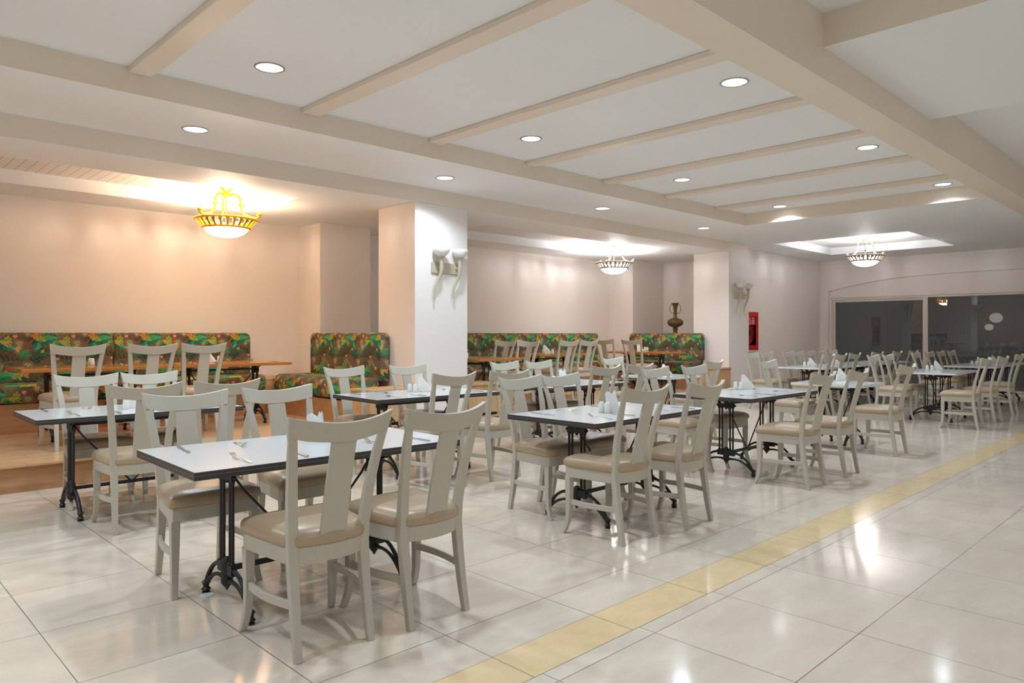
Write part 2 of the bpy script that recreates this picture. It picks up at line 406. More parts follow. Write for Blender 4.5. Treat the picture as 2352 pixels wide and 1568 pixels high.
def tag(o, label, cat, group=None):
    o['label'] = label; o['category'] = cat
    if group: o['group'] = group
    return o
def thing(name, label=None, cat=None, loc=(0, 0, 0), rz=0.0, group=None):
    o = bpy.data.objects.new(name, None); COL.objects.link(o)
    o.empty_display_size = 0.1; o.location = loc; o.rotation_euler = (0, 0, rz)
    if label: tag(o, label, cat, group)
    return o
def struct(o):
    o['kind'] = 'structure'; return o
def dup(root, loc, rz, label, group=None):
    r = root.copy(); COL.objects.link(r); r.location = loc; r.rotation_euler = (0, 0, rz); r['label'] = label
    if group: r['group'] = group
    for ch in list(root.children):
        c = ch.copy(); COL.objects.link(c); c.parent = r
        for g in list(ch.children):
            e = g.copy(); COL.objects.link(e); e.parent = c
    return r
def two_tone(g, name, side, under, parent=None):
    """box work whose downward faces take the second paint"""
    o = g.build(name, [side, under], parent)
    for p in o.data.polygons:
        if p.normal.z < -0.5: p.material_index = 1
    return struct(o)
def bez(p0, p1, p2, p3, n=10):
    out = []
    for i in range(n + 1):
        t = i / n; a = (1 - t)
        out.append(tuple(a ** 3 * p0[k] + 3 * a * a * t * p1[k] + 3 * a * t * t * p2[k] + t ** 3 * p3[k] for k in range(len(p0))))
    return out
def rrect(x0, x1, y0, y1, r, n=6, corners=(1, 1, 1, 1)):
    out = []
    for (cx, cy, a0, c) in ((x1 - r, y1 - r, 0, corners[0]), (x0 + r, y1 - r, 90, corners[1]), (x0 + r, y0 + r, 180, corners[2]), (x1 - r, y0 + r, 270, corners[3])):
        if c:
            for i in range(n + 1):
                a = (a0 + 90 * i / n) * D2R; out.append((cx + r * math.cos(a), cy + r * math.sin(a)))
        else:
            out.append((cx + (r if a0 in (0, 270) else -r), cy + (r if a0 in (0, 90) else -r)))
    return out

# ================================================================== THE SETTING
XL, XR, YN = -5.0, 18.0, -5.0
PZ, PY = 0.228, 7.04
struct(G().box(XL, XR + 0.35, YN, 10.2, -0.15, 0.0).build('floor', FLOOR))
# platform
struct(G().box(XL, 12.80, PY, 10.0, 0.001, PZ - 0.022).build('platform_riser', OAK))
struct(G().box(XL, 12.80, PY - 0.02, 10.0, PZ - 0.022, PZ).build('platform_floor', DECK, bevel=0.004))
# walls
struct(G().box(XL, 14.2, 10.0, 10.2, 0, 3.6).build('wall_back', PAINT))
for i, (a, b) in enumerate(((5.27, 6.12), (12.80, 14.2))):
    struct(G().box(a, b, 9.34, 9.999, 0.0 if i else PZ, 2.899).build('wall_pier', PAINT))
struct(G().box(13.95, 14.2, 7.65, 9.335, 0, 2.899).build('wall_niche', PAINT))
# wall with the fire cabinet, opening 14.12..14.76 x .945..1.775
w_ = G()
w_.box(13.561, 14.13, 7.45, 7.649, 0, 3.089).box(14.755, XR, 7.45, 7.649, 0, 3.089).box(14.13, 14.755, 7.45, 7.649, 0, 0.95).box(14.13, 14.755, 7.45, 7.649, 1.77, 3.089)
struct(w_.build('wall_far', PAINT))
struct(G().box(XL - 0.2, XL, YN, 10.2, 0, 3.6).build('wall_left', PAINT))
struct(G().box(XL - 0.2, XR + 0.35, YN - 0.2, YN, 0, 3.6).build('wall_near', PAINT))
# right wall with the glazed opening and the shallow arched niche
WY1, WY0, WZ1 = 7.205, 0.42, 2.178
g = G()
g.box(XR + 0.08, XR + 0.28, WY1, 7.649, 0, 3.6)
g.box(XR + 0.08, XR + 0.28, WY0, WY1, WZ1, 3.6)
g.box(XR + 0.08, XR + 0.28, YN, WY0, 0, 3.6)
g.box(XR + 0.08, XR + 0.28, WY0, WY1, 0, 0.04)
struct(g.build('wall_right', PAINT))
arch = [(7.245, 2.34), (6.9, 2.424), (6.5, 2.50), (6.1, 2.556), (5.6, 2.603), (5.0, 2.637), (4.4, 2.652), (3.8, 2.655), (3.2, 2.65), (2.6, 2.635), (2.0, 2.60), (1.5, 2.556), (1.1, 2.50), (0.7, 2.424), (0.38, 2.34)]
g = G()
for (ya, za), (yb, zb) in zip(arch, arch[1:]):
    g.loft([[(x, ya, za), (x, yb, zb), (x, yb, 3.6), (x, ya, 3.6)] for x in (XR, XR + 0.079)])
g.box(XR, XR + 0.079, 7.245, 7.449, 0, 3.6).box(XR, XR + 0.079, YN, 0.38, 0, 3.6)
struct(g.build('trim_arch', PAINT))
# pillars
for (a, b) in ((5.245, 6.08), (12.762, 13.56)):
    struct(G().box(a, b, PY, 7.82, 0.0, 2.899).build('pillar', PAINT, bevel=0.004))

# ---- ceilings
def slab_hole(x0, x1, y0, y1, hx0, hx1, hy0, hy1, z0, z1):
    g = G()
    g.box(x0, hx0, y0, y1, z0, z1).box(hx1, x1, y0, y1, z0, z1).box(hx0, hx1, y0, hy0, z0, z1).box(hx0, hx1, hy1, y1, z0, z1)
    return g
ZB, ZS, ZT = 2.90, 3.09, 3.285
two_tone(slab_hole(XL, 5.66, PY, 10.2, -0.4, 4.135, 7.835, 9.20, ZB, 3.6), 'ceiling_alcove', BEAM, CEIL)
two_tone(slab_hole(5.66, 13.56, PY, 10.2, 7.15, 11.655, 7.835, 9.20, ZB, 3.6).box(13.56, 14.2, 7.65, 10.2, ZB, 3.6), 'ceiling_alcove', BEAM, CEIL)
for hx0, hx1 in ((-0.4, 4.135), (7.15, 11.655)):
    struct(G().box(hx0, hx1, 7.835, 9.20, 3.045, 3.1).build('ceiling_boards', BOARD))
two_tone(G().box(XL, 11.07, 5.815, PY, ZS, 3.6), 'ceiling_soffit', BEAM, CEIL)
two_tone(slab_hole(11.07, XR + 0.05, 2.38, PY, 13.72, 16.60, 4.15, 6.62, ZS, 3.6), 'ceiling_soffit', BEAM, CEIL)
two_tone(G().box(14.2, XR + 0.05, PY, 7.649, ZS, 3.6).box(13.56, 14.2, PY, 7.449, ZS, 3.6), 'ceiling_soffit', BEAM, CEIL)
struct(G().box(13.72, 16.60, 4.15, 6.62, 3.25, 3.3).build('ceiling_boards', BOARD))
two_tone(G().box(XL, 11.07, 2.38, 5.815, ZT, 3.6), 'ceiling_tray', BEAM, CEIL)
two_tone(G().box(XL, XR + 0.05, 2.085, 2.38, ZS, 3.6), 'ceiling_beam', BEAM, BEAM)
two_tone(G().box(XL, 5.10, YN, 2.085, 3.55, 3.6), 'ceiling_near', BEAM, CEIL)
two_tone(G().box(5.10, 7.545, YN, 2.085, 3.312, 3.6), 'ceiling_drop', BEAM, CEIL)
two_tone(G().box(7.545, XR + 0.05, YN, 2.085, 3.51, 3.6), 'ceiling_near', BEAM, CEIL)
def liner(x0, x1, y0, y1, z0, z1):
    e = .004
    struct(G().box(x0 + .0005, x0 + e, y0 + .0005, y1 - .0005, z0, z1).box(x1 - e, x1 - .0005, y0 + .0005, y1 - .0005, z0, z1).box(x0 + e, x1 - e, y0 + .0005, y0 + e, z0, z1).box(x0 + e, x1 - e, y1 - e, y1 - .0005, z0, z1).build('ceiling_liner', CEIL))
liner(-0.4, 4.135, 7.835, 9.20, ZB, 3.0445); liner(7.15, 11.655, 7.835, 9.20, ZB, 3.0445); liner(13.72, 16.60, 4.15, 6.62, ZS, 3.2495)
for i in range(-3, 7):
    x = 1.70 + 1.402 * i
    if x < 11: struct(G().box(x, x + 0.165, 2.381, 5.814, ZT - 0.045, ZT - 0.0005).build('ceiling_joist', BEAM, bevel=0.006))

# ---- window
def window(name, y0, y1, sash, label):
    t = thing(name); t['kind'] = 'structure'
    X = XR + 0.10
    f = 0.03
    g = G()
    g.box(X, X + 0.12, y0, y0 + f, 0.045, WZ1 - 0.002).box(X, X + 0.12, y1 - f, y1, 0.045, WZ1 - 0.002)
    g.box(X, X + 0.12, y0 + f, y1 - f, WZ1 - 0.05, WZ1 - 0.002).box(X, X + 0.12, y0 + f, y1 - f, 0.045, 0.10)
    g.build('window_frame', FRAME, t, bevel=0.004)
    yy0, yy1, zz1 = y0 + f, y1 - f, WZ1 - 0.05
    if sash:
        s = 0.05
        g = G()
        g.box(X + 0.03, X + 0.08, yy0, yy0 + s, 0.10, zz1).box(X + 0.03, X + 0.08, yy1 - s, yy1, 0.10, zz1)
        g.box(X + 0.03, X + 0.08, yy0 + s, yy1 - s, zz1 - 0.055, zz1).box(X + 0.03, X + 0.08, yy0 + s, yy1 - s, 0.10, 0.16)
        g.build('sash', FRAME, t, bevel=0.003)
        yy0, yy1, zz1 = yy0 + s, yy1 - s, zz1 - 0.055
    G().box(X + 0.048, X + 0.060, yy0, yy1, 0.12, zz1).build('pane', GLASS, t)
    return t
window('window_1', 5.10, WY1, True, '')
window('window_2', 2.70, 5.098, False, '')
window('window_3', WY0, 2.698, False, '')

# ================================================================== LAMPS
def light(name, kind, loc, power, color, parent, **kw):
    l = bpy.data.lights.new(name, kind); l.energy = power; l.color = color
    for k, v in kw.items(): setattr(l, k, v)
    o = bpy.data.objects.new(name, l); COL.objects.link(o); o.location = loc; o.parent = parent
    return o
DL = None
def downlight(x, y, z, label, power=DOWN_W, color=COOL, cone=136):
    global DL
    t = thing('downlight', label, 'ceiling light', (x, y, z), 0, 'recessed round ceiling downlights')
    if DL is None:
        r = G()
        n = 32
        r.loft([[(rr * math.cos(2 * math.pi * i / n), rr * math.sin(2 * math.pi * i / n), zz) for i in range(n)] for rr, zz in ((0.112, -0.0005), (0.110, -0.006), (0.097, -0.007), (0.094, -0.0005))], True, False)
        ring = r.build('trim_ring', CHROME, t, smooth=True)
        lens = G().lathe([(0.0935, -0.0008), (0.0935, -0.003)], 32).build('lens', LAMP, t)
        DL = (ring, lens)
    else:
        for o in DL:
            c = o.copy(); COL.objects.link(c); c.parent = t
    light('downlight_beam', 'SPOT', (0, 0, -0.02), power, color, t, spot_size=cone * D2R, spot_blend=0.45, shadow_soft_size=0.08)
    return t
ordn = ['nearest', 'second', 'third', 'farthest']
for i, x in enumerate((2.46, 5.257, 8.05, 10.82)):
    downlight(x, 5.10, ZT, '%s bright downlight in the coffered tray, row nearer the alcoves' % ordn[i], cone=140 if i == 3 else 136)
for i, x in enumerate((5.225, 8.06, 10.765)):
    downlight(x, 2.835, ZT, '%s bright downlight in the coffered tray, row beside the cream beam' % ['nearest', 'second', 'farthest'][i], cone=140 if i == 2 else 136)
for i, x in enumerate((2.425, 5.227, 8.10, 10.84)):
    downlight(x, 6.445, ZS, '%s downlight in the lower soffit strip above the alcove step' % ordn[i], power=DOWN_W * .75, cone=146)
# unseen lamps outside the frame: ceiling rows carried on, others added as fill
for x, y, z in ((2.46, 2.835, ZT), (-0.4, 5.10, ZT), (-0.4, 2.835, ZT), (-0.4, 6.445, ZS), (-3.2, 4.0, ZT), (1.6, -1.6, 3.55), (-2.2, -0.6, 3.55), (-2.2, -3.2, 3.55), (3.2, -3.6, 3.55), (6.3, -3.4, 3.312), (10.0, -3.4, 3.51), (14.0, -3.4, 3.51)):
    t = bpy.data.objects.new('offframe_fill', None); COL.objects.link(t); t.location = (x, y, z)
    light('offframe_fill_beam', 'SPOT', (0, 0, -0.02), DOWN_W * (0.95 if y < 2 else 1.0), COOL, t, spot_size=(160 if y < -3 and x > 3 else 136) * D2R, spot_blend=0.45, shadow_soft_size=0.08)

def chandelier(x, y, ztop, metal, bowl, label, bulb):
    t = thing('chandelier', label, 'chandelier', (x, y, ztop), 0, 'bowl chandeliers with openwork rims')
    # canopy: flared cup and block
    G().lathe([(0.085, -0.001), (0.082, -0.012), (0.055, -0.03), (0.036, -0.055), (0.04, -0.06), (0.04, -0.098), (0.03, -0.105)], 20).build('canopy', metal, t, smooth=True)
    G().tube([(0, 0, -0.10), (0, 0, -0.40)], 0.007, 8).build('centre_rod', metal, t, smooth=True)
    zr, zl = -0.388, -0.486     # rim top and rim foot
    RT, RB = 0.345, 0.262
    for k in range(3):
        a = (200 + 120 * k) * D2R; ca, sa = math.cos(a), math.sin(a)
        P = lambda r, z: (r * ca, r * sa, z)
        g = G()
        p1 = [P(*q) for q in bez((0.035, -0.088), (0.12, -0.06), (0.165, -0.11), (0.168, -0.19), 10)]
        g.tube(p1, [0.011 + 0.003 * math.sin(i / 10 * 3.14) for i in range(11)], 8)
        p2 = [P(*q) for q in bez((0.168, -0.20), (0.15, -0.30), (0.25, -0.36), (0.36, -0.36), 12)] + [P(0.385, -0.345), P(0.40, -0.325)]
        g.tube(p2, [0.012] * 13 + [0.011, 0.009], 8)
        for (r, z) in ((0.145, -0.205), (0.195, -0.212), (0.055, -0.10)):
            g.lathe([(0.004, z - 0.014), (0.014, z - 0.008), (0.017, z), (0.014, z + 0.008), (0.004, z + 0.014)], 10, r * ca, r * sa)
        for (r, z, q) in ((0.385, -0.318, 0.022), (0.365, -0.326, 0.016)):
            g.lathe([(0.005, z - q), (q, z - q * .5), (q * 1.1, z), (q, z + q * .5), (0.005, z + q)], 10, r * ca, r * sa)
        g.build('scroll_arm', metal, t, smooth=True)
    # rim
    def ring(R, z, r, n=40):
        gg = G(); pts = []
        rings = []
        for i in range(n):
            b = 2 * math.pi * i / n
            rings.append([((R + r * math.cos(2 * math.pi * k / 10)) * math.cos(b), (R + r * math.cos(2 * math.pi * k / 10)) * math.sin(b), z + r * 0.8 * math.sin(2 * math.pi * k / 10)) for k in range(10)])
        rings.append(rings[0]); gg.loft(rings, True, False)
        bmesh.ops.remove_doubles(gg.bm, verts=gg.bm.verts, dist=1e-5)
        return gg
    rim = ring(RT, zr, 0.021).build('rim', metal, t, smooth=True)
    ring(RB, zl, 0.018).build('lower_ring', metal, t, smooth=True)
    g = G(); N = 26
    for i in range(N):
        b = 2 * math.pi * i / N; cb, sb = math.cos(b), math.sin(b)
        def at(r, z, w): return (r * cb - w * sb, r * sb + w * cb, z)
        w0, w1 = 0.026, 0.014
        g.loft([[at(RT - 0.006, zr - 0.008, -w0), at(RT - 0.006, zr - 0.008, w0), at(RT - 0.018, zr - 0.008, w0), at(RT - 0.018, zr - 0.008, -w0)],
                [at((RT + RB) / 2 + 0.004, (zr + zl) / 2, -w1), at((RT + RB) / 2 + 0.004, (zr + zl) / 2, w1), at((RT + RB) / 2 - 0.008, (zr + zl) / 2, w1), at((RT + RB) / 2 - 0.008, (zr + zl) / 2, -w1)],
                [at(RB + 0.004, zl, -w1), at(RB + 0.004, zl, w1), at(RB - 0.008, zl, w1), at(RB - 0.008, zl, -w1)]])
    g.build('openwork_band', metal, t)
    prof = [(0.258, zl + 0.01), (0.245, zl - 0.02), (0.21, zl - 0.055), (0.15, zl - 0.088), (0.08, zl - 0.106), (0.012, zl - 0.112)]
    n = 36
    g = G(); g.loft([[(r * math.cos(2 * math.pi * i / n), r * math.sin(2 * math.pi * i / n), z) for i in range(n)] for r, z in prof], True, False)
    bo = g.build('glass_bowl', bowl, t, smooth=True)
    so = bo.modifiers.new('thick', 'SOLIDIFY'); so.thickness = 0.006
    for k in range(3):
        a = (80 + 120 * k) * D2R; bx, by = 0.13 * math.cos(a), 0.13 * math.sin(a)
        G().lathe([(0.004, -0.475), (0.014, -0.468), (0.021, -0.452), (0.026, -0.432), (0.022, -0.412), (0.006, -0.402)], 12, bx, by).build('bulb', bulb, t, smooth=True)
    return t
chandelier(3.568, 8.52, 3.044, GOLD, BOWL_W, 'gilded bowl chandelier glowing yellow over the left alcove', BULB_W)
chandelier(11.067, 8.52, 3.044, PEWTER, BOWL_N, 'pewter bowl chandelier with white light over the right alcove', BULB_N)
chandelier(15.20, 5.39, 3.249, PEWTER, BOWL_F, 'pewter bowl chandelier in the square ceiling recess before the dark windows', BULB_F)

def sconce(x, y, z, label):
    t = thing('wall_sconce', label, 'wall lamp', (x, y, z), 0, 'twin horn wall sconces on the pillars')
    G().box(-0.215, 0.215, -0.022, -0.001, -0.075, 0.06).build('back_plate', SCONCE, t, bevel=0.006)
    for sx_ in (-0.130, 0.165):
        g = G()
        g.tube([(sx_, -0.01, 0.0), (sx_, -0.09, 0.0)], 0.009, 8)
        pts = bez((sx_, -0.105, 0.10), (sx_ + 0.01, -0.105, -0.10), (sx_ - 0.005, -0.07, -0.13), (sx_ - 0.035, -0.06, -0.20), 10) + bez((sx_ - 0.035, -0.06, -0.20), (sx_ - 0.06, -0.05, -0.27), (sx_ - 0.065, -0.05, -0.30), (sx_ - 0.062, -0.05, -0.37), 8)[1:]
        m = len(pts)
        g.tube(pts, [0.026 - 0.017 * i / (m - 1) for i in range(m)], 10)
        g.lathe([(0.005, -0.385), (0.014, -0.378), (0.013, -0.366), (0.006, -0.362)], 10, sx_ - 0.062, -0.05)
        g.lathe([(0.02, 0.09), (0.038, 0.108), (0.040, 0.125), (0.030, 0.13)], 14, sx_, -0.105)
        g.build('horn_arm', SCONCE, t, smooth=True)
        n = 28; g = G()
        g.loft([[(sx_ + r * math.cos(2 * math.pi * i / n), -0.105 + r * math.sin(2 * math.pi * i / n), zz) for i in range(n)] for r, zz in ((0.02, 0.122), (0.05, 0.132), (0.082, 0.158), (0.098, 0.195), (0.102, 0.232))], True, False)
        b = g.build('glass_bowl', FROST, t, smooth=True)
        so = b.modifiers.new('thick', 'SOLIDIFY'); so.thickness = 0.005
    return t
sconce(5.70, PY, 2.125, 'twin horn wall sconce with frosted bowls on the near white pillar')
sconce(13.17, PY, 2.07, 'twin horn wall sconce on the far pillar above the red cabinet')

for lx_, ly_, lz_, lr_, w_ in ((-4.0, 8.37, 2.06, .25, 'larger'), (-4.2, 8.70, 1.62, .165, 'smaller')):
    t = thing('paper_lantern', '%s white paper lantern, mirrored in the dark window' % w_, 'lantern', (lx_, ly_, 2.90))
    zc = lz_ - 2.90
    prof = [(lr_ * math.sin(math.pi * i / 24) * (1 - .02 * (i % 2)) + .02, zc + lr_ * .92 * math.cos(math.pi * i / 24)) for i in range(25)]
    G().lathe(prof, 28).build('shade', LANTERN, t, smooth=True, auto=60)
    G().tube([(0, 0, -.001), (0, 0, zc + lr_ * .9)], .004, 6).build('cord', SIGNWHITE, t)

# ================================================================== DINING CHAIRS
def seat_outline(grow=0.0, n=10):
    pts = []
    xf, xb, yf, yb = 0.222 + grow, 0.180 + grow, 0.200 + grow, -0.174 - grow
    # front edge, slightly bowed, rounded corners
    for i in range(7):
        t = -1 + 2 * i / 6
        pts.append((xf * 0.96 * t * -1, yf + 0.012 * (1 - t * t) - 0.004 * abs(t) ** 6))
    pts.append((-xf, yf - 0.035))
    pts.append((-(xf + xb) / 2, 0.0)); pts.append((-xb, yb + 0.02))
    for i in range(1, n):
        t = -1 + 2 * i / n
        pts.append((xb * t, yb - 0.050 * (1 - t * t)))
    pts.append((xb, yb + 0.02)); pts.append(((xf + xb) / 2, 0.0)); pts.append((xf, yf - 0.035))
    return pts
def make_chair(label):
    t = thing('dining_chair', label, 'chair', (0, 0, 0), 0, 'pale grey dining chairs')
    G().prism(seat_outline(0.0), 0.372, 0.44).build('seat_frame', CHAIR, t, bevel=0.003)
    base = seat_outline(0.008)
    cx, cy = 0.0, 0.0
    rings = []
    for k, z in ((0.97, 0.440), (1.0, 0.448), (1.014, 0.464), (1.0, 0.483), (0.95, 0.498), (0.83, 0.510), (0.6, 0.518), (0.3, 0.522), (0.02, 0.523)):
        rings.append([(x * k, y * k, z) for x, y in base])
    G().loft(rings).build('seat', LEATHER, t, smooth=True, auto=70)
    for s in (-1, 1):
        G().post([(s * .212, .216, 0, .028, .026), (s * .208, .200, .03, .030, .028), (s * .202, .181, .09, .032, .030), (s * .199, .174, .18, .036, .034), (s * .199, .174, .3, .042, .040), (s * .199, .174, .374, .045, .043)]).build('front_leg', CHAIR, t, smooth=True, bevel=0.003)
    for s in (-1, 1):
        G().post([(s * .163, -.238, 0, .030, .030), (s * .161, -.215, .12, .034, .034), (s * .160, -.190, .28, .040, .037), (s * .160, -.176, .41, .044, .037), (s * .163, -.180, .50, .044, .034), (s * .173, -.202, .64, .042, .030), (s * .190, -.243, .80, .039, .025), (s * .199, -.268, .872, .037, .018), (s * .2135, -.294, .955, .035, .016)]).build('rear_post', CHAIR, t, smooth=True, bevel=0.003)
    n = 14; rings = []
    for i in range(n + 1):
        u = -1 + 2 * i / n
        y = -.338 + .048 * u * u; zt = .948 + .034 * u * u; zb = .868 + .027 * u * u
        xt, xb = .232 * u, .218 * u
        rings.append([(xb, y - .0135 + .022, zb), (xt, y - .0135 - .006, zt), (xt, y + .0135 - .006, zt), (xb, y + .0135 + .022, zb)])
    G().loft(rings).build('top_rail', CHAIR, t, smooth=True, bevel=0.003)
    st = []
    for i in range(9):
        u = i / 8; z = .43 + .46 * u
        st.append((0, -.212 - .106 * u ** 1.3, z, .120 - .012 * u, .014))
    G().post(st).build('splat', CHAIR, t, smooth=True, bevel=0.002)
    for s in (-1, 1):
        rings = []
        for i in range(9):
            u = i / 8
            x = s * (.198 * (1 - u) + .160 * u + .022 * math.sin(u * 3.14)); y = .17 - .37 * u
            rings.append([(x - .009, y, .195), (x + .009, y, .195), (x + .009, y, .228), (x - .009, y, .228)])
        G().loft(rings).build('stretcher', CHAIR, t, smooth=True, bevel=0.002)
    return t
chair0 = None
def chair(x, ytop, rz, label, z=0.0, grp='pale grey dining chairs'):
    """x, ytop: middle of the top rail's ends; rz: 0 faces +Y"""
    global chair0
    a = rz * D2R
    ox = x - math.sin(a) * 0.292; oy = ytop + math.cos(a) * 0.292
    if chair0 is None:
        chair0 = make_chair(label); chair0.location = (ox, oy, z); chair0.rotation_euler = (0, 0, a); chair0['group'] = grp
        return chair0
    return dup(chair0, (ox, oy, z), a, label, grp)

# ================================================================== TABLES
def leg_frame(parent, x, span=0.27, top=0.695):
    f = G()
    # upper bracket with curved arms, and lower hub
    f.box(x - 0.012, x + 0.012, -0.082, 0.082, top - 0.085, top - 0.05)
    f.tube([(x, 0, top - 0.105), (x, 0, top - 0.09), (x, 0, top - 0.04), (x, 0, top - 0.005)], [0.004, 0.014, 0.022, 0.022], 10)
    for s in (-1, 1):
        f.tube(bez((x, s * .06, top - .06), (x, s * .075, top - .03), (x, s * .09, top - .01), (x, s * .15, top - .008), 6), [.012, .012, .011, .010, .010, .009, .009], 8)
        f.tube([(x, s * .083, top - .072), (x, s * .098, top - .066), (x, s * .083, top - .058)], [.008, .006, .008], 6)
    f.box(x - 0.03, x + 0.03, -0.20, 0.20, top - 0.008, top - 0.001)
    h = G(); h.box(x - 0.014, x + 0.014, -0.085, 0.085, 0.165, 0.215)
    h.tube([(x, 0, .085), (x, 0, .10), (x, 0, .12), (x, 0, .22), (x, 0, .242)], [.004, .012, .028, .028, .012], 12)
    fr = f.build('leg_frame', IRON, parent, smooth=True, auto=40)
    h.build('hub', IRON, fr, smooth=True, auto=40)
    for y in (-.069, -.040, .040, .069):
        G().tube([(x, y, .20), (x, y, .222), (x, y, .225), (x, y, top - .10), (x, y, top - .095), (x, y, top - .075)], [.013, .013, .0088, .0085, .012, .013], 8).build('column', IRON, fr, smooth=True, auto=40)
    for s in (-1, 1):
        g = G()
        g.tube(bez((x, s * .075, .195), (x, s * .16, .19), (x, s * .225, .13), (x, s * (span - .01), .055), 8), [.012, .011, .0105, .0105, .011, .012, .013, .014, .015], 8)
        g.tube(bez((x, s * .02, .13), (x, s * .12, .15), (x, s * .19, .115), (x, s * (span - .02), .06), 8), [.012, .010, .009, .009, .009, .010, .011, .012, .014], 8)
        g.tube([(x, s * .083, .185), (x, s * .10, .20), (x, s * .11, .178)], [.008, .007, .007], 6)
        g.lathe([(.014, .062), (.022, .055), (.017, .045), (.013, .032), (.024, .018), (.014, .012), (.020, .006), (.020, 0.0)], 12, x, s * span)
        g.build('foot', IRON, fr, smooth=True, auto=40)
    return fr
def make_table(label, style, L=1.38, W=0.79, H=0.733, xf=0.405, group=None, name='cafe_table'):
    t = thing(name, label, 'table', (0, 0, 0), 0, group)
    hx, hy = L / 2, W / 2
    if style == 'dark':
        tp = G().box(-hx, hx, -hy, hy, H - 0.0012, H).build('tabletop', LAMINATE, t)
        G().box(-hx - .002, hx + .002, -hy - .002, hy + .002, H - 0.036, H - 0.0013).build('edge_band', EDGE_DARK, tp, bevel=0.002)
        g = G(); z0, z1, e = H - 0.0175, H - 0.0160, .0028
        g.box(-hx - e, hx + e, -hy - e, -hy - .001, z0, z1).box(-hx - e, hx + e, hy + .001, hy + e, z0, z1).box(-hx - e, -hx - .001, -hy, hy, z0, z1).box(hx + .001, hx + e, -hy, hy, z0, z1)
        g.build('edge_stripe', STRIPE, tp)
        top = H - 0.036
    elif style == 'light':
        tp = G().prism(rrect(-hx, hx, -hy, hy, .03), H - 0.004, H).build('tabletop', LAMINATE, t)
        G().prism(rrect(-hx - .002, hx + .002, -hy - .002, hy + .002, .03), H - 0.03, H - 0.0045).build('edge_band', EDGE_LIGHT, tp, bevel=0.006)
        top = H - 0.03
    else:
        G().box(-hx, hx, -hy, hy, H - 0.036, H).build('tabletop', HONEY, t, bevel=0.004)
        top = H - 0.036
    for s in (-1, 1): leg_frame(t, s * xf, 0.27 if W > .7 else .25, top)
    G().box(-xf + .02, xf - .02, -.012, .012, .172, .196).build('lower_bar', IRON, t, bevel=0.003)
    G().box(-xf + .02, xf - .02, -.012, .012, top - .062, top - .040).build('upper_bar', IRON, t, bevel=0.003)
    for s in (-1, 1):
        G().tube([(s * (xf - .02), 0, top - .06), (s * (xf * .8), 0, top - .15), (0.012 * s, 0, .19)], .0062, 8).build('brace_rod', IRON, t, smooth=True)
    return t
PROTO = {}
def table(style, x, y, rz, label, z=0.0, L=1.38, W=0.79, xf=0.405, group=None, name='cafe_table'):
    key = (style, L, W)
    if key not in PROTO:
        PROTO[key] = t = make_table(label, style, L, W, 0.733, xf, group, name)
        t.location = (x, y, z); t.rotation_euler = (0, 0, rz * D2R)
        return t
    t = dup(PROTO[key], (x, y, z), rz * D2R, label, group)
    return t

